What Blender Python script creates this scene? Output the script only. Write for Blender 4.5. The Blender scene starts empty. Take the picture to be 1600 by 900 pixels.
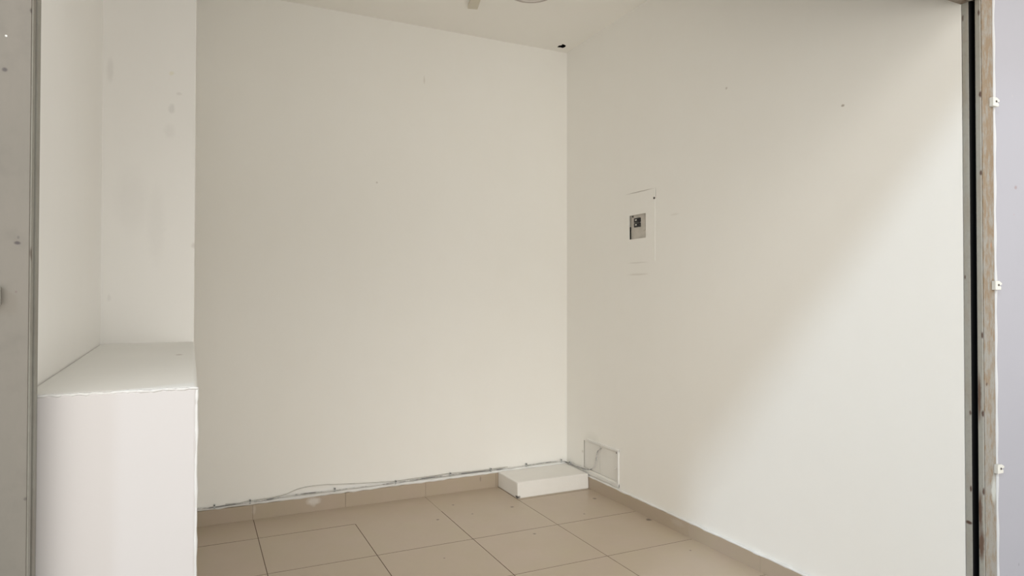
import bpy, bmesh, math, random
from mathutils import Vector, Matrix
from mathutils.geometry import tessellate_polygon
random.seed(7)
S = bpy.context.scene
COL = S.collection

# ---------------------------------------------------------------- camera, sky, sun, exposure
H = 2.7
cd = bpy.data.cameras.new('camera'); cam = bpy.data.objects.new('camera', cd); COL.objects.link(cam)
cd.sensor_width = 36; cd.sensor_fit = 'HORIZONTAL'; cd.lens = 1031.375/1600*36; cd.clip_start = .02
F = Vector((0.43206741, 0.90174784, 0.01298428)); R = Vector((0.90181803, -0.43211492, 0.00096392)); U = Vector((-0.00647991, -0.01129298, 0.99991524))
M = Matrix((R, U, -F)).transposed().to_4x4(); M.translation = Vector((-2.1318689, -3.64105973, 1.14285059))
cam.matrix_world = M
S.camera = cam
S.view_settings.view_transform = 'Standard'; S.view_settings.look = 'None'
S.view_settings.gamma = 1; S.view_settings.use_curve_mapping = False
S.view_settings.exposure = 0.10

w = bpy.data.worlds.new('street_sky'); S.world = w; w.use_nodes = True
nt = w.node_tree; nt.nodes.clear()
tc = nt.nodes.new('ShaderNodeTexCoord'); bg = nt.nodes.new('ShaderNodeBackground'); ow = nt.nodes.new('ShaderNodeOutputWorld')
# the street as soft areas of daylight: (azimuth from the shop front, elevation, strength, colour)
GROUND, SKY = (1.0, .965, .90), (1.0, .985, .95)
AREAS = [(-30, -20, 5.1, GROUND), (0, -20, .8, GROUND), (30, -20, 1.9, GROUND), (60, -20, 1.8, GROUND), (-60, 5, .3, GROUND),
         (-30, 30, 3.0, SKY), (0, 30, 3.0, SKY), (60, 30, 1.3, SKY)]
acc = None
for az, el, st, c_ in AREAS:
    az, el = math.radians(az), math.radians(el)
    dt = nt.nodes.new('ShaderNodeVectorMath'); dt.operation = 'DOT_PRODUCT'
    dt.inputs[1].default_value = (math.sin(az)*math.cos(el), -math.cos(az)*math.cos(el), math.sin(el))
    nt.links.new(tc.outputs['Generated'], dt.inputs[0])
    ma = nt.nodes.new('ShaderNodeMath'); ma.operation = 'MULTIPLY_ADD'; ma.inputs[1].default_value = 14.6; ma.inputs[2].default_value = -14.6
    nt.links.new(dt.outputs['Value'], ma.inputs[0])
    ex = nt.nodes.new('ShaderNodeMath'); ex.operation = 'EXPONENT'; nt.links.new(ma.outputs[0], ex.inputs[0])
    vm = nt.nodes.new('ShaderNodeVectorMath'); vm.operation = 'MULTIPLY_ADD'
    nt.links.new(ex.outputs[0], vm.inputs[0]); vm.inputs[1].default_value = [st*q for q in c_]; vm.inputs[2].default_value = (.02, .02, .02)
    if acc is not None: nt.links.new(acc, vm.inputs[2])
    acc = vm.outputs[0]
nt.links.new(acc, bg.inputs[0]); bg.inputs[1].default_value = 1.0
nt.links.new(bg.outputs[0], ow.inputs[0])

sd = bpy.data.lights.new('sun', 'SUN'); sun = bpy.data.objects.new('sun', sd); COL.objects.link(sun)
sd.energy = .78; sd.angle = math.radians(4.5); sd.color = (.66, .82, 1.0)
sun.rotation_euler = Vector((1.8, 1.0, -1.22)).to_track_quat('-Z', 'Y').to_euler()
sun.location = (-6, -6, 6)

# ---------------------------------------------------------------- material helpers
def newmat(name):
    m = bpy.data.materials.new(name); m.use_nodes = True
    return m, m.node_tree, m.node_tree.nodes['Principled BSDF']

def node(nt, typ, **kw):
    n = nt.nodes.new(typ)
    for k, v in kw.items(): setattr(n, k, v)
    return n

def mixc(nt, fac, a, b, blend='MIX'):
    n = node(nt, 'ShaderNodeMix', data_type='RGBA', blend_type=blend)
    for sock, v in ((n.inputs[0], fac), (n.inputs[6], a), (n.inputs[7], b)):
        if hasattr(v, 'links') or isinstance(v, bpy.types.NodeSocket): nt.links.new(v, sock)
        else: sock.default_value = v if not isinstance(v, tuple) else (*v[:3], 1)
    return n.outputs[2]

def math_(nt, op, a, b=0.0, clamp=False):
    n = node(nt, 'ShaderNodeMath', operation=op, use_clamp=clamp)
    for s_, v in ((n.inputs[0], a), (n.inputs[1], b)):
        if isinstance(v, bpy.types.NodeSocket): nt.links.new(v, s_)
        else: s_.default_value = v
    return n.outputs[0]

def maprange(nt, v, a, b, c=0.0, d=1.0):
    n = node(nt, 'ShaderNodeMapRange'); nt.links.new(v, n.inputs[0])
    for i, q in enumerate((a, b, c, d)): n.inputs[i+1].default_value = q
    return n.outputs[0]

def noise(nt, pos, scale, detail=4, rough=.55, stretch=None):
    if stretch:
        mp = node(nt, 'ShaderNodeMapping'); mp.inputs['Scale'].default_value = stretch
        nt.links.new(pos, mp.inputs[0]); pos = mp.outputs[0]
    n = node(nt, 'ShaderNodeTexNoise'); n.inputs['Scale'].default_value = scale
    n.inputs['Detail'].default_value = detail; n.inputs['Roughness'].default_value = rough
    nt.links.new(pos, n.inputs['Vector']); return n.outputs[0]

def position(nt):
    return node(nt, 'ShaderNodeNewGeometry').outputs['Position']

def spots(nt, pos, col, lst):
    """marks, stains and painted shade: (centre, radii, colour, strength)"""
    nz = node(nt, 'ShaderNodeTexNoise'); nz.inputs['Scale'].default_value = 60; nz.inputs['Detail'].default_value = 3
    nt.links.new(pos, nz.inputs['Vector'])
    sub = node(nt, 'ShaderNodeVectorMath', operation='SUBTRACT'); nt.links.new(nz.outputs['Color'], sub.inputs[0]); sub.inputs[1].default_value = (.5, .5, .5)
    for c, r, cc, st in lst:
        wob = node(nt, 'ShaderNodeVectorMath', operation='MULTIPLY_ADD')
        nt.links.new(sub.outputs[0], wob.inputs[0]); wob.inputs[1].default_value = [min(r)*.9]*3; nt.links.new(pos, wob.inputs[2])
        a = node(nt, 'ShaderNodeVectorMath', operation='SUBTRACT'); nt.links.new(wob.outputs[0], a.inputs[0]); a.inputs[1].default_value = c
        b = node(nt, 'ShaderNodeVectorMath', operation='DIVIDE'); nt.links.new(a.outputs[0], b.inputs[0]); b.inputs[1].default_value = r
        l = node(nt, 'ShaderNodeVectorMath', operation='LENGTH'); nt.links.new(b.outputs[0], l.inputs[0])
        f = maprange(nt, l.outputs['Value'], 1.0, .45, 0, st)
        col = mixc(nt, f, col, cc)
    return col

def bump(nt, b, h, strength, dist=.002):
    n = node(nt, 'ShaderNodeBump'); n.inputs['Strength'].default_value = strength; n.inputs['Distance'].default_value = dist
    nt.links.new(h, n.inputs['Height']); nt.links.new(n.outputs[0], b.inputs['Normal'])

def plaster(name, base, dirt=None, marks=(), rough=.75, amount=.5, bs=.25):
    m, nt, b = newmat(name); p = position(nt)
    dirt = dirt or tuple(c*.93 for c in base)
    n1 = noise(nt, p, 1.6, 5, .6); f = maprange(nt, n1, .42, .68, 0, amount)
    col = mixc(nt, f, base, dirt)
    n2 = noise(nt, p, 9, 4, .6, (1, 1, .35)); f2 = maprange(nt, n2, .5, .75, 0, amount*.5)
    col = mixc(nt, f2, col, dirt)
    if marks: col = spots(nt, p, col, marks)
    nt.links.new(col, b.inputs['Base Color']); b.inputs['Roughness'].default_value = rough
    b.inputs['Specular IOR Level'].default_value = .25
    hn = noise(nt, p, 14, 5, .5); bump(nt, b, hn, bs, .004)
    return m

def plain(name, col, rough=.5, metal=0.0, spec=.5, var=.08, scale=30):
    m, nt, b = newmat(name); p = position(nt)
    n = noise(nt, p, scale, 4, .6)
    c = mixc(nt, maprange(nt, n, .4, .7), col, tuple(max(0, q*(1-var*2)) for q in col))
    nt.links.new(c, b.inputs['Base Color'])
    b.inputs['Roughness'].default_value = rough; b.inputs['Metallic'].default_value = metal; b.inputs['Specular IOR Level'].default_value = spec
    return m

WALL = (.92, .905, .86)
m_back = plaster('cream_wall_paint', WALL, (.90,.88,.825), marks=[
    ((-1.224, 0, 1.779), (.007, .02, .007), (.55, .52, .46), .6), ((-.95, 0, 2.392), (.006, .02, .03), (.62, .58, .5), .4),
    ((-1.3, 0, .10), (.5, .02, .02), (.9, .9, .88), .6), ((-.006, 0, .35), (.012, .02, .3), (.86, .86, .82), .6)])
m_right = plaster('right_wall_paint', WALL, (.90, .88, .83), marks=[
    ((0, -1.993, 1.843), (.02, .008, .006), (.42, .36, .30), .8), ((0, -1.406, 2.074), (.02, .008, .008), (.5, .45, .38), .6),
    ((0, -.75, 1.262), (.02, .11, .006), (.60, .56, .49), .35), ((0, -1.05, 1.55), (.02, .04, .006), (.68, .64, .57), .25), ((0, -.767, 1.7035), (.02, .14, .0035), (.50, .47, .42), .8), ((0, -.745, 1.325), (.02, .10, .0035), (.55, .52, .46), .4), ((0, -.9015, 1.675), (.02, .0035, .035), (.45, .42, .38), .8),  # grey lines at the breaker cover's edges are its shadow gap, painted on
    ((0, -.30, .22), (.02, .12, .13), (.70, .69, .64), .45), ((0, -.19, .2), (.02, .012, .012), (.62, .58, .5), .5)])
m_ceil = plaster('ceiling_paint', (.91, .89, .84), (.90, .87, .82))
m_left = plaster('niche_wall_paint', (.92, .905, .87), (.90, .88, .84))
m_pier = plaster('pier_paint', (.88, .86, .82), (.86, .84, .80), marks=[
    ((-2.384, -1.18, 1.868), (.012, .03, .05), (.60, .57, .54), 0.25), ((-2.208, -1.18, 1.766), (.012, .03, .022), (.52, .50, .48), 0.27),
    ((-2.186, -1.18, 1.818), (.010, .03, .006), (.50, .46, .42), 0.23), ((-2.209, -1.18, 1.883), (.010, .03, .009), (.74, .69, .45), 0.32),
    ((-2.32, -1.18, 1.45), (.06, .03, .13), (.70, .68, .65), 0.18), ((-2.25, -1.18, 1.38), (.03, .03, .16), (.70, .68, .65), 0.18),
    ((-2.382, -1.18, 1.138), (.006, .03, .015), (.62, .6, .57), 0.23), ((-2.214, -1.18, 1.69), (.02, .03, .03), (.66, .63, .6), 0.18),
    ((-2.136, -1.18, 1.313), (.012, .02, .012), (.45, .40, .35), 0.32)], amount=.7)
m_ledge = plaster('darkened_ledge_front', (.535, .51, .50), (.525, .503, .49), marks=[  # pinkish front coat, colour darkened to hold back the strong light on it
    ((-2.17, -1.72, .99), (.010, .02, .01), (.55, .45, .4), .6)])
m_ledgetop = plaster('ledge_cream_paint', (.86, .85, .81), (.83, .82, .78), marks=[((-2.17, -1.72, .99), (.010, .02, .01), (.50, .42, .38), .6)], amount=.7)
m_chip = plaster('chipped_edge_paint', (.64, .63, .61), (.55, .54, .52), bs=.6, amount=.8)
m_block = plaster('block_paint', (.84, .82, .78), (.78, .76, .71), marks=[
    ((-.485, -.2735, .008), (.022, .03, .010), (.05, .045, .04), .9)], amount=.7, bs=.6)  # dark spot paints the shadow gap at the block's floor corner
m_bead = plaster('white_filler', (.86, .86, .84), (.70, .68, .64), bs=.8, amount=.8)
m_void = plain('painted_dark_void', (.006, .005, .005), .9, spec=.1)  # near-black colour painted in as deep shade inside hole, channel and gap
m_lilac = plaster('facade_paint', (.365, .36, .395), (.345, .342, .375), marks=[
    ((.180, -2.463, 1.486), (.010, .03, .008), (.30, .24, .24), .8), ((.167, -2.463, 1.771), (.006, .03, .006), (.40, .38, .40), .7),
    ((.087, -2.463, 1.706), (.006, .03, .006), (.34, .34, .36), .7), ((.179, -2.463, .312), (.004, .03, .006), (.25, .25, .26), .7),
    ((.17, -2.463, 1.40), (.004, .03, .003), (.38, .3, .3), .7)], bs=.5)
m_edge = plaster('white_edge_paint', (.56, .56, .565), (.50, .50, .505))

# floor tiles
def tile_mat(name, dark=1.0, rough=.32):
    m, nt, b = newmat(name); p = position(nt)
    base = tuple(c*dark for c in (.49, .402, .312)); b2 = tuple(c*dark for c in (.505, .412, .325)); b3 = tuple(c*dark for c in (.485, .41, .295))
    a = noise(nt, p, 3.2, 5, .6); col = mixc(nt, maprange(nt, a, .35, .7), base, b2)
    a = noise(nt, p, 5.3, 6, .65); col = mixc(nt, maprange(nt, a, .4, .75, 0, .9), col, b3)
    a = noise(nt, p, 22, 5, .7); col = mixc(nt, maprange(nt, a, .45, .9, 0, .10), col, tuple(c*.82 for c in base))
    return m, nt, b, p, col, rough
m_floor, nt, b, p, col, ro = tile_mat('beige_floor_tile')
col = spots(nt, p, col, [((x, y, 0), (r, r, .02), (.12, .09, .07), .85) for x, y, r in
    [(-.852, -.224, .010), (-1.006, -.415, .010), (-.574, -.393, .013), (-.652, -.806, .009), (-.281, -.661, .008), (-.088, -.46, .014), (-.03, -.88, .018), (-.114, -1.293, .007), (-.813, -.408, .008), (-1.145, -.899, .006)]])
nt.links.new(col, b.inputs['Base Color'])
rn = noise(nt, p, 7, 5, .6); nt.links.new(maprange(nt, rn, .2, .8, .28, .40), b.inputs['Roughness']); b.inputs['Specular IOR Level'].default_value = .4
m_skirt, nt, b, p, col, ro = tile_mat('beige_skirting_tile', .93)
col = spots(nt, p, col, [((-1.56, -.012, .056), (.045, .02, .024), (.72, .69, .64), .75), ((-1.56, -.012, .040), (.02, .02, .02), (.62, .58, .52), .5),
    ((-1.855, -.012, .05), (.012, .02, .03), (.66, .6, .53), .45), ((-.012, -1.08, .045), (.02, .06, .02), (.6, .55, .48), .35), ((-.6, -.012, .06), (.006, .02, .02), (.25, .2, .16), .6)])
nt.links.new(col, b.inputs['Base Color']); b.inputs['Roughness'].default_value = .4
m_grout = plain('dark_grout', (.16, .115, .085), .9, spec=.2)
m_grout2 = plain('beige_grout', (.37, .305, .235), .9, spec=.2)
m_groutw = plain('pale_grout', (.55, .48, .39), .9, spec=.2)

def rusty(name, base, rust, lo, hi, marks=(), scale=22, metal=.0, stretch=(1, 1, .3), zfade=None):
    m, nt, b = newmat(name); p = position(nt)
    n = noise(nt, p, scale, 7, .7, stretch)
    if zfade:
        s = node(nt, 'ShaderNodeSeparateXYZ'); nt.links.new(p, s.inputs[0])
        n = math_(nt, 'ADD', n, maprange(nt, s.outputs['Z'], zfade[0], zfade[1], zfade[2], 0))
    col = mixc(nt, maprange(nt, n, lo, hi), base, rust)
    n2 = noise(nt, p, scale*3, 4, .6); col = mixc(nt, maprange(nt, n2, .5, .75, 0, .35), col, tuple(c*.7 for c in base))
    if marks: col = spots(nt, p, col, marks)
    nt.links.new(col, b.inputs['Base Color']); b.inputs['Roughness'].default_value = .6; b.inputs['Metallic'].default_value = metal
    bump(nt, b, n, .3, .001)
    return m
BR = (.07, .03, .018)
m_rail = rusty('painted_rail_metal', (.36, .35, .31), (.33, .29, .235), .5, .75, zfade=(1.2, .4, .06), marks=[
    ((0, -2.419, .455), (.03, .012, .007), BR, .95), ((0, -2.413, 2.004), (.02, .004, .012), BR, .7),
    ((0, -2.414, 1.204), (.02, .003, .008), BR, .8), ((0, -2.426, .79), (.02, .004, .009), BR, .8), ((0, -2.426, .559), (.02, .004, .012), BR, .9),
    ((0, -2.452, .84), (.02, .007, .09), (.12, .065, .04), .9), ((0, -2.452, .50), (.02, .008, .07), (.12, .06, .035), .9), ((0, -2.455, .40), (.02, .011, .06), (.12, .06, .035), .9),
    ((0, -2.459, 2.003), (.02, .004, .012), BR, .8), ((0, -2.462, 1.755), (.02, .005, .012), BR, .9), ((0, -2.462, 1.517), (.02, .005, .010), BR, .9),
    ((0, -2.462, 1.028), (.02, .005, .012), BR, .9), ((0, -2.462, .793), (.02, .005, .012), BR, .9), ((0, -2.462, .56), (.02, .005, .014), BR, .9)])
m_bar = rusty('rusty_flat_bar', (.262, .248, .220), (.215, .152, .092), .47, .66, scale=80, zfade=(1.5, .4, .10), marks=[
    ((.013, -2.4635, .881), (.006, .02, .006), BR, .8), ((.04, -2.4635, 1.30), (.004, .02, .01), (.4, .2, .1), .6), ((.045, -2.4635, .56), (.016, .02, .05), (.45, .46, .43), .9)])
m_barl = rusty('grey_flat_bar', (.178, .160, .134), (.155, .142, .118), .4, .7, scale=9, marks=[
    ((-2.383, -2.4635, 1.471), (.004, .02, .004), (.06, .05, .05), .9), ((-2.352, -2.4635, 1.562), (.003, .02, .005), (.06, .05, .04), .9),
    ((-2.366, -2.4635, 1.22), (.005, .02, .003), (.05, .04, .04), .9), ((-2.365, -2.4635, 1.228), (.002, .02, .003), (.1, .09, .08), .8),
    ((-2.353, -2.4635, .848), (.003, .02, .003), (.08, .07, .06), .8), ((-2.382, -2.4635, 1.520), (.002, .02, .002), (.7, .7, .68), .9),
    ((-2.367, -2.4635, 1.149), (.002, .02, .002), (.14, .1, .09), .7)])
m_raill = rusty('grey_rail_metal', (.30, .29, .25), (.26, .235, .20), .45, .7, marks=[((-2.35, -2.461, 1.205), (.02, .003, .014), BR, .7)])
m_shut = rusty('shutter_metal', (.24, .20, .16), (.13, .085, .05), .42, .68, scale=30, stretch=(1, 1, 1))
m_lining = plain('black_lining', (.010, .010, .010), .55, spec=.3)  # plain black for the slot lining
m_pave = plain('pavement', (.45, .43, .39), .9, scale=6)
m_pl = plain('white_plastic', (.66, .645, .59), .35, var=.03)
m_plc = plain('ivory_plastic', (.66, .61, .50), .45, var=.03)
m_nail = plain('dark_nail', (.10, .09, .08), .4, metal=.6)
m_clip = plain('grey_clip_plastic', (.50, .51, .50), .4, var=.05)
m_cable, nt, b = newmat('grey_cable_sheath')
nt.links.new(mixc(nt, maprange(nt, noise(nt, position(nt), 7, 4, .7), .44, .56), (.24, .24, .235), (.70, .69, .67)), b.inputs['Base Color']); b.inputs['Roughness'].default_value = .5
m_cable2 = plain('painted_cable_sheath', (.66, .64, .59), .5, var=.10, scale=18)
m_dcable = plain('dark_cable_sheath', (.19, .18, .165), .5, var=.2, scale=14)
m_hatch = plaster('hatch_panel_paint', (.86, .85, .81), (.78, .765, .72), amount=.9)
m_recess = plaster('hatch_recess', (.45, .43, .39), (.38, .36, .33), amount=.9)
m_cover = plaster('cover_paint', (.915, .90, .855), (.90, .88, .83))
m_bp = plain('beige_box_inside', (.62, .58, .52), .5, var=.08, scale=12)
m_lampring = plain('lamp_rim', (.52, .46, .43), .4, var=.03)
m_lampglass = plain('lamp_diffuser', (.74, .68, .66), .3, var=.02)
m_black = plain('black_breaker', (.012, .011, .012), .35, var=.05)

# ---------------------------------------------------------------- mesh helpers
def box(bm, lo, hi, bev=0.0, seg=2):
    r = bmesh.ops.create_cube(bm, size=1)
    c = [(a+b_)/2 for a, b_ in zip(lo, hi)]; d = [abs(b_-a) for a, b_ in zip(lo, hi)]
    for v in r['verts']: v.co = Vector([c[i]+v.co[i]*d[i] for i in range(3)])
    if bev:
        ed = {e for v in r['verts'] for e in v.link_edges}
        bmesh.ops.bevel(bm, geom=list(ed), offset=bev, segments=seg, profile=.6, affect='EDGES')

def cyl(bm, p0, p1, r0, r1=None, n=24):
    p0 = Vector(p0); p1 = Vector(p1); d = p1-p0
    q = d.to_track_quat('Z', 'Y').to_matrix().to_4x4(); q.translation = (p0+p1)/2
    bmesh.ops.create_cone(bm, cap_ends=True, segments=n, radius1=r0, radius2=r0 if r1 is None else r1, depth=d.length, matrix=q)

def prism(bm, pts, f0, f1, mi=0):
    a = [bm.verts.new(f0(*p)) for p in pts]; b_ = [bm.verts.new(f1(*p)) for p in pts]; n = len(pts)
    fs = [bm.faces.new(a), bm.faces.new(list(reversed(b_)))] + [bm.faces.new((a[i], b_[i], b_[(i+1) % n], a[(i+1) % n])) for i in range(n)]
    for f in fs: f.material_index = mi

def lathe(bm, prof, c, n=48):
    rings = []
    for r, z in prof:
        rings.append([bm.verts.new((c[0]+r*math.cos(2*math.pi*i/n), c[1]+r*math.sin(2*math.pi*i/n), z)) for i in range(n)])
    for a, b_ in zip(rings, rings[1:]):
        for i in range(n): bm.faces.new((a[i], a[(i+1) % n], b_[(i+1) % n], b_[i]))
    bm.faces.new(rings[0]); bm.faces.new(rings[-1])

def tube(bm, pts, r, n=8, sub=6):
    P = [Vector(p) for p in pts]; path = []
    for i in range(len(P)-1):
        a = P[max(i-1, 0)]; b_ = P[i]; c = P[i+1]; d = P[min(i+2, len(P)-1)]
        for k in range(sub):
            t = k/sub
            path.append(.5*((2*b_)+(c-a)*t+(2*a-5*b_+4*c-d)*t*t+(3*b_-a-3*c+d)*t**3))
    path.append(P[-1]); rings = []
    for i, q in enumerate(path):
        d = (path[min(i+1, len(path)-1)]-path[max(i-1, 0)]).normalized()
        u = d.cross(Vector((.13, .31, .94))).normalized(); v = d.cross(u)
        rr = r(i/(len(path)-1)) if callable(r) else r
        rings.append([bm.verts.new(q+(u*math.cos(2*math.pi*k/n)+v*math.sin(2*math.pi*k/n))*rr) for k in range(n)])
    for a, b_ in zip(rings, rings[1:]):
        for k in range(n): bm.faces.new((a[k], a[(k+1) % n], b_[(k+1) % n], b_[k]))
    bm.faces.new(rings[0]); bm.faces.new(rings[-1])

def obj(name, bm, mats, parent=None, smooth=False):
    me = bpy.data.meshes.new(name)
    bmesh.ops.recalc_face_normals(bm, faces=bm.faces[:])
    o = bpy.data.objects.new(name, me)
    if parent is not None:
        bmesh.ops.translate(bm, verts=bm.verts[:], vec=-world_loc(parent)); o.parent = parent
    bm.to_mesh(me); bm.free()
    for m in (mats if isinstance(mats, (list, tuple)) else [mats]): me.materials.append(m)
    if smooth:
        for pz in me.polygons: pz.use_smooth = True
    COL.objects.link(o); return o

def world_loc(o):
    l = Vector(o.location)
    while o.parent: o = o.parent; l = l+Vector(o.location)
    return l

def struct(name, bm, mats, **k):
    o = obj(name, bm, mats, **k); o['kind'] = 'structure'; return o
def tag(o, label, cat, group=None):
    o['label'] = label; o['category'] = cat
    if group: o['group'] = group
    return o
def thing(name, label, cat, loc, group=None):
    o = bpy.data.objects.new(name, None); o.empty_display_size = .05; COL.objects.link(o); o.location = loc
    return tag(o, label, cat, group)
def single(name, bm, mats, label, cat, base, group=None, **k):
    """a thing that is one mesh, its origin at its base"""
    bmesh.ops.translate(bm, verts=bm.verts[:], vec=-Vector(base))
    o = obj(name, bm, mats, **k); o.location = base; return tag(o, label, cat, group)

def plate(bm, outer, holes, fn, t):
    """slab with recesses; fn(u, v, w) maps to the world; holes = [(pts, depth)]; material 1 inside the recess"""
    loops = [[Vector((u, v, 0)) for u, v in outer]] + [[Vector((u, v, 0)) for u, v in h] for h, _ in holes]
    flat = [q for l in loops for q in l]; vs = [bm.verts.new(fn(q.x, q.y, 0)) for q in flat]
    for tri in tessellate_polygon(loops): bm.faces.new([vs[i] for i in tri])
    n = len(outer); bk = [bm.verts.new(fn(u, v, t)) for u, v in outer]
    bm.faces.new(bk)
    for i in range(n): bm.faces.new((vs[i], vs[(i+1) % n], bk[(i+1) % n], bk[i]))
    k = n
    for h, d in holes:
        m = len(h); ds = [bm.verts.new(fn(u, v, d)) for u, v in h]; fs = [bm.faces.new(ds)]
        for i in range(m): fs.append(bm.faces.new((vs[k+i], vs[k+(i+1) % m], ds[(i+1) % m], ds[i])))
        for f in fs: f.material_index = 1
        k += m

# ---------------------------------------------------------------- room shell
YF, YO, XL = -2.408, -2.463, -2.35

# floor: tiles with recessed joints of differing grout
bm = bmesh.new()
tx = [-.4888-.4565*k for k in range(-1, 5)]; tx = sorted(tx)          # joint lines running into the room
ty = [-.2984-.4442*k for k in range(0, 5)]; ty = sorted(ty)
hw = .0017
def cuts(a, lines, b_):
    out = [(a, None)]
    r = []; prev = a
    for l in lines:
        if l-hw <= a or l+hw >= b_: continue
        r.append((prev, l-hw, None)); r.append((l-hw, l+hw, l)); prev = l+hw
    r.append((prev, b_, None)); return r
cx, cy = cuts(-2.60, tx, .15), cuts(-2.45, ty, .15)
z = {}
for i, (x0, x1, lx) in enumerate(cx):
    for j, (y0, y1, ly) in enumerate(cy):
        ym = (y0+y1)/2; xm = (x0+x1)/2; mi = 0; zz = 0
        if lx is not None:
            mi = 1; zz = -.0012
            if lx > -.3: mi = 0; zz = 0
            if abs(lx+.4888) < .01: mi = 2
            if abs(lx+.9453) < .01 and ym > -.30: mi = 2; zz = 0
            if abs(lx+1.4018) < .01 and ym > -.30: mi = 0; zz = 0
        elif ly is not None:
            mi = 2; zz = -.001
            if abs(ly+.2984) < .01 and -1.40 < xm < -.49: mi = 0; zz = 0
        z[i, j] = zz
        f = bm.faces.new([bm.verts.new(q) for q in ((x0, y0, zz), (x1, y0, zz), (x1, y1, zz), (x0, y1, zz))]); f.material_index = mi
for i in range(len(cx)):
    for j in range(len(cy)):
        for di, dj in ((1, 0), (0, 1)):
            if (i+di, j+dj) in z and abs(z[i, j]-z[i+di, j+dj]) > 1e-6:
                a, b_ = z[i, j], z[i+di, j+dj]
                if di: x1 = cx[i][1]; q = ((x1, cy[j][0], a), (x1, cy[j][1], a), (x1, cy[j][1], b_), (x1, cy[j][0], b_))
                else: y1 = cy[j][1]; q = ((cx[i][0], y1, a), (cx[i][1], y1, a), (cx[i][1], y1, b_), (cx[i][0], y1, b_))
                f = bm.faces.new([bm.verts.new(p_) for p_ in q]); f.material_index = 1
prism(bm, [(-2.6, -2.45), (.15, -2.45), (.15, .15), (-2.6, .15)], lambda x, y: (x, y, -.004), lambda x, y: (x, y, -.12))
me = bpy.data.meshes.new('floor'); bm.to_mesh(me); bm.free()
for m in (m_floor, m_grout, m_grout2): me.materials.append(m)
o = bpy.data.objects.new('floor', me); COL.objects.link(o); o['kind'] = 'structure'

# pavement in front of the shop
bm = bmesh.new(); box(bm, (-6, -4.7, -.22), (5, -2.45, -.06)); struct('trim_4', bm, m_pave)

# back wall
bm = bmesh.new(); box(bm, (-2.6, 0, -.02), (.15, .15, H+.02)); struct('wall_back', bm, m_back)
# ceiling with a small broken hole by the corner
bm = bmesh.new()
hole = [(-.106, -.062), (-.110, -.090), (-.098, -.104), (-.103, -.122), (-.088, -.119), (-.071, -.110), (-.063, -.088), (-.068, -.066), (-.085, -.069)]
plate(bm, [(-2.6, -2.36), (.15, -2.36), (.15, .15), (-2.6, .15)], [(hole, .13)], lambda u, v, w_: (u, v, H+w_), .16)
struct('ceiling', bm, [m_ceil, m_void])
# right wall with the recess of the breaker box and of the low hatch
bm = bmesh.new()
BX = [(-.886, 1.338), (-.650, 1.338), (-.650, 1.692), (-.886, 1.692)]
HT = [(-.562, .108), (-.205, .108), (-.205, .272), (-.562, .272)]
plate(bm, [(YF, -.02), (.10, -.02), (.10, H+.02), (YF, H+.02)], [(BX, .07), (HT, .012)], lambda u, v, w_: (w_, u, v), .12)
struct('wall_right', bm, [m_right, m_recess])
# left wall, slightly out of square, and the pier that closes the niche
bm = bmesh.new()
prism(bm, [(-2.372, YF), (-2.405, -1.18), (-2.405, .1), (-2.6, .1), (-2.6, YF)], lambda x, y: (x, y, -.02), lambda x, y: (x, y, H+.02))
struct('wall_left', bm, m_left)
bm = bmesh.new(); box(bm, (-2.43, -1.182, -.02), (-2.136, .02, H+.02), .004); struct('wall_pier', bm, m_pier)

# street front around the opening
bm = bmesh.new()
prism(bm, [(-6, -.2), (-2.395, -.2), (-2.395, 2.10), (.069, 2.10), (.069, -.2), (5, -.2), (5, 5.2), (-6, 5.2)],
      lambda x, z_: (x, YO, z_), lambda x, z_: (x, YF+.045, z_))
struct('wall_front', bm, m_lilac)
# unseen canopy, guessed from the wall's shadow edge and added to shape it
bm = bmesh.new(); box(bm, (-5, -3.2, 2.70), (4, YO+.01, 2.80), .004); struct('added_unseen_canopy', bm, m_pave)
bm = bmesh.new()
tube(bm, [(.0625+.0012*random.uniform(-1, 1), YO-.001, -.05+k*2.3/24) for k in range(25)], lambda t: .0052+.0010*math.sin(t*97), 8, 4)
struct('trim_1', bm, m_edge, smooth=True)

# skirting tiles
def skirt(name, axis, a, b_, joints, hfn, proud=.012):
    bm = bmesh.new(); js = [a]+joints+[b_]
    for i in range(len(js)-1):
        p0, p1 = js[i]+.0008, js[i+1]-.0008; h0, h1 = hfn(p0), hfn(p1); dz = random.uniform(-.0008, .0008); pr = proud+random.uniform(-.0012, .0012)
        pts = [(p0, -.001), (p1, -.001), (p1, h1+dz), (p0, h0+dz)]
        if axis == 'x': prism(bm, pts, lambda u, v: (u, -pr, v), lambda u, v: (u, .004, v))
        else: prism(bm, pts, lambda u, v: (-pr, u, v), lambda u, v: (.004, u, v))
    for j in joints:
        if axis == 'x': lo, hi = (j-.0016, -proud+.0015, 0), (j+.0016, .002, hfn(j)-.004)
        else: lo, hi = (-proud+.0015, j-.0016, 0), (.002, j+.0016, hfn(j)-.004)
        k = len(bm.faces); box(bm, lo, hi); bm.faces.ensure_lookup_table()
        for f in bm.faces[k:]: f.material_index = 1
    return struct(name, bm, [m_skirt, m_grout if axis == 'x' else m_groutw])
skirt('baseboard_back', 'x', -2.136, -.012, [-1.8614, -1.392, -.9395, -.5], lambda u: .080+.004*math.sin((u+1)*2.0))
skirt('baseboard_right', 'y', YF+.003, -.0, [-2.04, -1.6036, -1.1575, -.7133, -.27], lambda u: .0665)
bm = bmesh.new()
tube(bm, [(-2.136+k*2.12/70, -.006+random.uniform(-.002, .001), .087+.003*math.sin((-2.136+k*2.12/70+1)*2)+random.uniform(-.0018, .0022)) for k in range(71)], lambda t: .0088+.0018*math.sin(t*140)*math.sin(t*37), 8, 3)
struct('trim_2', bm, m_bead, smooth=True)
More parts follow.
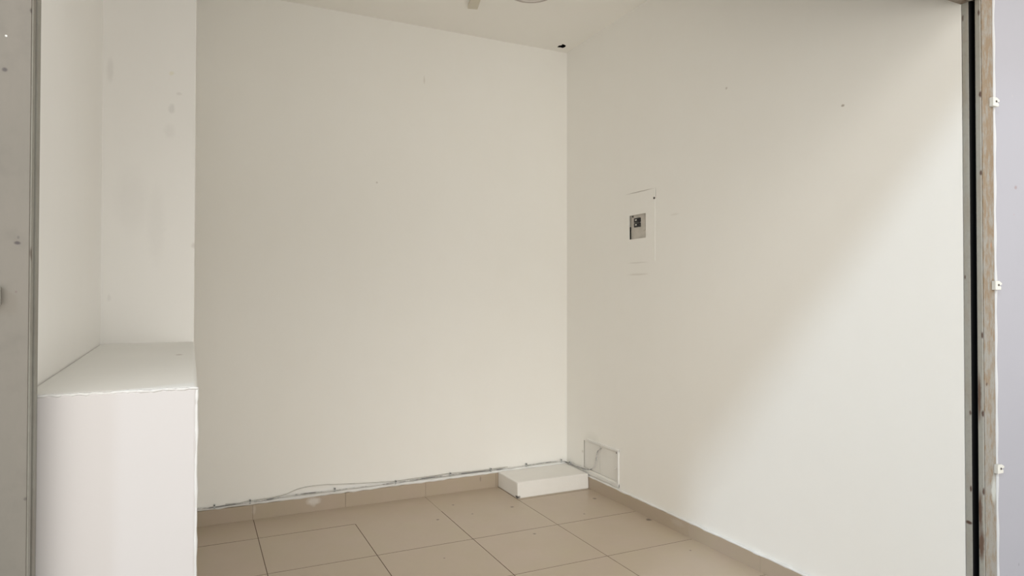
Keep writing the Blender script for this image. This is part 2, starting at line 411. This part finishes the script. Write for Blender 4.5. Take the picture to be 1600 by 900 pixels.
bm = bmesh.new()
tube(bm, [(-.006+random.uniform(-.0012, .001), -2.40+k*2.39/70, .0695+random.uniform(-.0012, .0016)) for k in range(71)], lambda t: .0060+.0014*math.sin(t*150)*math.sin(t*41), 8, 3)
struct('trim_3', bm, m_bead, smooth=True)

# ---------------------------------------------------------------- masonry ledge on the left
bm = bmesh.new()
top = .991
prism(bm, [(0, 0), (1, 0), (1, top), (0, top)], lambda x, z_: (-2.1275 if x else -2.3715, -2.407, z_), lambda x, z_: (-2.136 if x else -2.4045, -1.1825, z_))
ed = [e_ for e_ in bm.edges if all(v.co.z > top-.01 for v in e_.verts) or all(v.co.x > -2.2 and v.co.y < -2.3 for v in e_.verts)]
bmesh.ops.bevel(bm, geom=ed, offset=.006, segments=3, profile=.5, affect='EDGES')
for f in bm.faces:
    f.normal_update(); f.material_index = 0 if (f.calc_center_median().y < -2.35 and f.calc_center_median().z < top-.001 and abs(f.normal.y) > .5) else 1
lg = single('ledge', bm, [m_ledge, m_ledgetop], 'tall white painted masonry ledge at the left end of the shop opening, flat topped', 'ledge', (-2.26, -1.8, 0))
bm = bmesh.new()
tube(bm, [(-2.365+k*.237/24, -2.4055+random.uniform(-.0012, .0006), .9885+random.uniform(-.0012, .0012)) for k in range(25)] + [(-2.1285, -2.4050, .985), (-2.1288, -2.4055, .97)] + [(-2.1292+random.uniform(-.0006, .0006), -2.4055, .95-k*.05) for k in range(9)], lambda t: .0022+.0012*math.sin(t*173)*math.sin(t*61), 8, 3)
o = obj('worn_edge', bm, m_chip, lg, smooth=True); o['label'] = 'rough white chipped edge'
# white block in the corner
bm = bmesh.new()
box(bm, (-.485, -.281, 0), (-.0135, -.013, .090), .007, 3)
for v in bm.verts:
    v.co += Vector((random.uniform(-1, 1), random.uniform(-1, 1), 0))*.0008
    if v.co.z > .05: v.co.z += random.uniform(-.001, .001); v.co.y += .004*(v.co.y < -.2)
single('plaster_block', bm, m_block, 'low white plastered block on the tiled floor in the back corner', 'block', (-.25, -.145, 0))

# ---------------------------------------------------------------- cables along the skirting
Y = -.016
def cab(name, label, pts, r, m):
    bm = bmesh.new(); tube(bm, pts, r, 8, 5); b0 = pts[0]
    return single(name, bm, m, label, 'cable', b0, smooth=True)
c1 = [(-2.132, .088), (-2.042, .086), (-1.969, .088), (-1.875, .089), (-1.768, .092), (-1.669, .099), (-1.463, .096), (-1.302, .097), (-1.122, .096), (-.983, .100), (-.789, .102), (-.535, .100), (-.407, .101), (-.298, .103), (-.17, .106), (-.052, .103)]
pts = [(x, -.0165, z_+.004) for x, z_ in c1] + [(-.019, -.019, .100), (-.0165, -.072, .099), (-.015, -.155, .101), (-.013, -.25, .108), (-.009, -.300, .119), (-.006, -.334, .144), (-.005, -.351, .195), (-.005, -.361, .232), (-.004, -.385, .254), (-.001, -.398, .262)]
cab('cable', 'long thin grey cable clipped above the skirting tiles, curling up onto the low hatch', pts, .0033, m_cable)
c2 = [(-1.99, .094), (-1.93, .0905), (-1.875, .096), (-1.768, .099), (-1.699, .108), (-1.629, .127), (-1.526, .132), (-1.399, .122), (-1.269, .112), (-1.122, .106), (-1.041, .107), (-.9, .109), (-.789, .110), (-.66, .108), (-.535, .107), (-.42, .108)]
cab('cable', 'thin pale cable on the back wall bowing up in a shallow arc', [(x, -.010 if z_ < .11 else -.004, z_+.003) for x, z_ in c2], .0026, m_cable2)

# cable clips: saddle and nail
def make_clip():
    t = bpy.data.objects.new('cable_clip', None); t.empty_display_size = .02; COL.objects.link(t)
    bm = bmesh.new()
    for k in range(9):
        a0 = math.pi*k/9; a1 = math.pi*(k+1)/9; ri, ro = .0042, .0072
        q = [(ri, a0), (ro, a0), (ro, a1), (ri, a1)]
        prism(bm, q, lambda r, a: (-.004, -.006-r*math.sin(a), r*math.cos(a)), lambda r, a: (.004, -.006-r*math.sin(a), r*math.cos(a)))
    box(bm, (-.004, -.006, .0042), (.004, .0, .0075), .0006); box(bm, (-.0045, -.012, .0065), (.0045, 0, .0145), .0012)
    obj('saddle', bm, m_clip, t)
    bm = bmesh.new(); cyl(bm, (0, .001, .0105), (0, -.0155, .0105), .0010, n=10); cyl(bm, (0, -.0125, .0105), (0, -.0155, .0105), .0028, n=14)
    obj('nail', bm, m_nail, t); return t
clip0 = make_clip(); used = False
clips = [(-2.041, .090, 'first grey cable clip from the left, just right of the ledge'), (-1.875, .093, 'grey cable clip above the skirting joint nearest the ledge'),
    (-1.451, .100, 'grey cable clip directly under the arc of the loose cable'), (-1.116, .100, 'grey cable clip where the arched cable comes back to the skirting'),
    (-.792, .107, 'grey cable clip on the back wall midway between the arc and the white block'), (-.535, .104, 'grey cable clip just left of the white corner block'),
    (-.298, .107, 'grey cable clip on the back wall above the left half of the white block'), (-.052, .107, 'last grey cable clip on the back wall, right by the room corner')]
for x, z_, lab in clips:
    if not used: r = clip0; used = True; kids = None
    else:
        r = clip0.copy(); COL.objects.link(r)
        for ch in clip0.children: c = ch.copy(); COL.objects.link(c); c.parent = r
    r.location = (x, -.0105, z_); tag(r, lab, 'cable clip', 'cable clips along the skirting')
r = clip0.copy(); COL.objects.link(r)
for ch in clip0.children: c = ch.copy(); COL.objects.link(c); c.parent = r
r.location = (-.0105, -.071, .099); r.rotation_euler.z = -math.pi/2
tag(r, 'grey cable clip on the right wall between the corner and the low hatch', 'cable clip', 'cable clips along the skirting')

# ---------------------------------------------------------------- low access hatch on the right wall
t = thing('access_hatch', 'low painted access hatch with two panels and a white rim, above the right skirting', 'hatch', (0, -.38, .085))
bm = bmesh.new()
box(bm, (-.008, -.576, .080), (.004, -.562, .290), .002); box(bm, (-.006, -.576, .276), (.004, -.25, .288), .002); box(bm, (-.007, -.576, .080), (.004, -.20, .0985), .002)
obj('rim', bm, m_bead, t)
bm = bmesh.new(); box(bm, (.0035, -.558, .1035), (.010, -.378, .2725), .0012); r = obj('panel', bm, m_hatch, t)
bm = bmesh.new(); cyl(bm, (.005, -.532, .178), (-.002, -.532, .178), .008, n=20); cyl(bm, (-.001, -.532, .178), (-.004, -.532, .178), .004, n=14); obj('knob', bm, m_hatch, r, smooth=False)
bm = bmesh.new(); cyl(bm, (.005, -.550, .268), (-.001, -.550, .268), .0055, n=16); o = obj('screw', bm, m_nail, r); o['label'] = 'dark screw'
bm = bmesh.new(); box(bm, (.0035, -.375, .1085), (.010, -.207, .2705), .0012); r = obj('panel', bm, m_hatch, t)
bm = bmesh.new(); box(bm, (.002, -.338, .175), (.0045, -.325, .20), .001); obj('keyhole_plate', bm, m_hatch, r)


# ---------------------------------------------------------------- electrical box on the right wall
t = thing('breaker_panel', 'flush breaker box painted over in wall colour, its small window showing two black switches', 'electrical panel', (0, -.767, 1.33))
bm = bmesh.new()
WIN = [(-.8215, 1.4535), (-.677, 1.4535), (-.677, 1.583), (-.8215, 1.583)]
o_ = [(-.8985, 1.329), (-.635, 1.329), (-.635, 1.701), (-.8985, 1.697)]
loops = [[Vector((a, b_, 0)) for a, b_ in o_], [Vector((a, b_, 0)) for a, b_ in WIN]]
for xx in (-.0025, -.0003):
    vs = [bm.verts.new((xx, q.x, q.y)) for l in loops for q in l]
    for tri in tessellate_polygon(loops): bm.faces.new([vs[i] for i in tri])
    if xx == -.0025: v0 = vs
for i in range(4):
    bm.faces.new((v0[i], v0[(i+1) % 4], vs[(i+1) % 4], vs[i])); bm.faces.new((v0[4+i], v0[4+(i+1) % 4], vs[4+(i+1) % 4], vs[4+i]))
cv = obj('cover', bm, m_cover, t)
bm = bmesh.new(); cyl(bm, (-.001, -.8935, 1.652), (-.0042, -.8935, 1.652), .0062, n=16); o = obj('screw', bm, m_nail, cv); o['label'] = 'dark screw head'
bm = bmesh.new(); box(bm, (.009, -.85, 1.35), (.018, -.662, 1.68)); obj('inner_plate', bm, m_bp, t)
bm = bmesh.new(); box(bm, (.004, -.6775, 1.4545), (.0085, -.668, 1.522)); o = obj('gap_shade_strip', bm, m_void, t); o['label'] = 'black strip painted as shade in the gap'  # solid black strip, painted as the shade inside the gap
for z0 in (1.5425, 1.5165):
    bm = bmesh.new(); box(bm, (.001, -.7635, z0), (.011, -.7115, z0+.0235), .0025); br = obj('breaker', bm, m_black, t)
    bm = bmesh.new(); box(bm, (-.0035, -.752, z0+.0065), (.003, -.724, z0+.0165), .0015); o = obj('toggle', bm, m_black, br)
    bm = bmesh.new(); box(bm, (-.0042, -.744, z0+.0085), (-.003, -.731, z0+.0150), .0003); o = obj('toggle_mark', bm, m_pl, br); o['label'] = 'small white mark on the switch'
bm = bmesh.new(); box(bm, (.0065, -.808, 1.495), (.0095, -.786, 1.545), .001); obj('blank_cap', bm, m_bp, t)
bm = bmesh.new(); cyl(bm, (.009, -.695, 1.577), (.0055, -.695, 1.577), .005, n=14); obj('screw', bm, m_nail, t)

# ---------------------------------------------------------------- on the ceiling
C = (-.626, -.722)
t = thing('ceiling_lamp', 'round flush ceiling lamp with greyish rim, cut by the top edge of the frame', 'ceiling lamp', (C[0], C[1], H))
bm = bmesh.new(); lathe(bm, [(.098, 2.698), (.128, 2.698), (.130, 2.690), (.128, 2.672), (.120, 2.664), (.105, 2.664), (.100, 2.670)], C, 64); obj('rim', bm, m_lampring, t, smooth=True)
bm = bmesh.new(); lathe(bm, [(.112, 2.690), (.108, 2.668), (.098, 2.660), (.07, 2.653), (.035, 2.650), (.004, 2.649)], C, 64); obj('diffuser', bm, m_lampglass, t, smooth=True)
t = thing('cable_trunking', 'short cream strip of cable trunking on the ceiling left of the round lamp', 'trunking', (-.80, -.38, H))
d = Vector((-.25, -.97, 0)).normalized(); nrm = Vector((d.y, -d.x, 0))
def quad(w2, z0, z1, l0, l1):
    bm = bmesh.new(); c0 = Vector((-.806, -.382, 0))
    p4 = [c0+d*l0+nrm*w2, c0+d*l1+nrm*w2, c0+d*l1-nrm*w2, c0+d*l0-nrm*w2]
    prism(bm, [(q.x, q.y) for q in p4], lambda x, y: (x, y, z0), lambda x, y: (x, y, z1))
    bmesh.ops.bevel(bm, geom=bm.edges[:], offset=.0015, segments=2, affect='EDGES'); return bm
obj('base', quad(.0235, 2.692, 2.70, .002, .55), m_plc, t); obj('lid', quad(.0265, 2.680, 2.6935, 0, .552), m_plc, t)

# ---------------------------------------------------------------- roller shutter guides
def guide(label, s, x0, mr, mb, wbar, mat_lip, cat='shutter guide'):
    """s = +1: right jamb, its channel opening towards -x"""
    t = thing('shutter_guide', label, cat, (x0+s*.02, -2.436, -.05), 'steel guides of the rolled up shutter')
    X = lambda a: x0+s*a
    def bx(lo, hi, bev=.0012):
        bm = bmesh.new(); box(bm, (min(X(lo[0]), X(hi[0])), lo[1], lo[2]), (max(X(lo[0]), X(hi[0])), hi[1], hi[2]), bev); return bm
    z0, z1 = -.05, 2.098
    obj('flange', bx((.0, -2.4295, z0), (.052, -2.4095, z1), .002), mr, t)
    obj('flange', bx((.0, -2.463, z0), (.052, -2.4475, z1), .002), mr, t)
    o = obj('channel_back', bx((.046, -2.4475, z0), (.052, -2.4295, z1)), m_void, t)
    bm = bx((.002, -2.4475, z0), (.044, -2.4455, z1), .0004)
    b2 = bx((.0005, -2.4320, z0), (.044, -2.4295, z1), .0004); me_ = bpy.data.meshes.new('x'); b2.to_mesh(me_); b2.free(); bm.from_mesh(me_); bpy.data.meshes.remove(me_)
    o = obj('slot_lining', bm, m_lining if s > 0 else m_raill, t); o['label'] = 'black lining of the slot' if s > 0 else 'grey lining of the slot'
    o = obj('face_bar', bx((.002, -2.466, z0), (wbar, -2.4625, z1), .0008), mb, t)
    if s > 0: o['label'] = 'flat bar with tan rust stains'
    return t
guide('rusty steel shutter guide with a black slot at the right jamb of the opening', 1, 0.0, m_rail, m_bar, .0575, m_edge)
guide('grey painted steel shutter guide at the left edge beside the ledge', -1, XL, m_raill, m_barl, .047, m_edge)

# small white clips on the outer edge of the guides
def wall_clip(x, z_, lab, s):
    t = thing('plastic_clip', lab, 'clip', (x, -2.466, z_-.0135), 'small white clips on the shutter guides')
    bm = bmesh.new()
    pts = [(-.016, -.0135), (.012, -.0135), (.013, -.004), (.003, -.002), (.003, .001), (.017, .002), (.017, .007), (.004, .0135), (-.016, .0135)]
    prism(bm, [(x+s*a, z_+b_) for a, b_ in pts], lambda u, v: (u, -2.4775, v), lambda u, v: (u, -2.466, v))
    bmesh.ops.bevel(bm, geom=bm.edges[:], offset=.0007, segments=1, affect='EDGES')
    obj('body', bm, m_pl, t)
    bm = bmesh.new(); cyl(bm, (x-.001*s, -2.476, z_+.001), (x-.001*s, -2.4787, z_+.001), .0034, n=14); obj('screw', bm, m_nail, t)
wall_clip(.0540, 1.7348, 'topmost small white clip on the rusty right shutter guide', 1)
wall_clip(.0580, 1.1781, 'middle small white clip on the rusty right shutter guide', 1)
wall_clip(.0620, .6243, 'lowest small white clip on the rusty right shutter guide', 1)
wall_clip(-2.401, 1.143, 'small white clip at the very left edge on the grey shutter guide', -1)

# rolled-up shutter: bottom bar, curtain slats above it, end lock
t = thing('roller_shutter', 'rolled up brown steel roller shutter whose bottom rail hangs under the lintel at top right', 'roller shutter', (-1.175, -2.436, 2.047))
bm = bmesh.new()
prism(bm, [(-2.4445, 2.052), (-2.4445, 2.105), (-2.4325, 2.105), (-2.4325, 2.052)], lambda y, z_: (XL-.030, y, z_), lambda y, z_: (.030, y, z_))
prism(bm, [(-2.468, 2.048), (-2.4385, 2.048), (-2.4385, 2.052), (-2.464, 2.052), (-2.464, 2.085), (-2.468, 2.085)], lambda y, z_: (XL+.006, y, z_), lambda y, z_: (-.004, y, z_))
prism(bm, [(-2.410, 2.0475), (-2.4385, 2.0475), (-2.4385, 2.0515), (-2.414, 2.0515), (-2.414, 2.085), (-2.410, 2.085)], lambda y, z_: (XL+.006, y, z_), lambda y, z_: (-.004, y, z_))
obj('bottom_rail', bm, m_shut, t)
bm = bmesh.new()
for k in range(6):
    zz = 2.105+k*.07
    pr = [(-2.4415, 0), (-2.450, .018), (-2.450, .052), (-2.4415, .0695), (-2.4375, .0695), (-2.446, .051), (-2.446, .019), (-2.4375, 0)]
    prism(bm, [(y, zz+q) for y, q in pr], lambda y, z_: (XL-.02, y, z_), lambda y, z_: (.02, y, z_))
obj('curtain', bm, m_shut, t)
bm = bmesh.new()
tube(bm, [(-.035, -2.469, 2.056), (-.020, -2.4715, 2.049), (-.002, -2.472, 2.051), (.012, -2.472, 2.056), (.020, -2.4715, 2.064), (.026, -2.471, 2.078)], .0042, 8, 4)
o = obj('latch_rod', bm, m_shut, t, smooth=True)
bm = bmesh.new(); box(bm, (-.048, -2.4695, 2.044), (-.010, -2.4405, 2.048), .0012); o = obj('worn_plate', bm, m_rail, t)
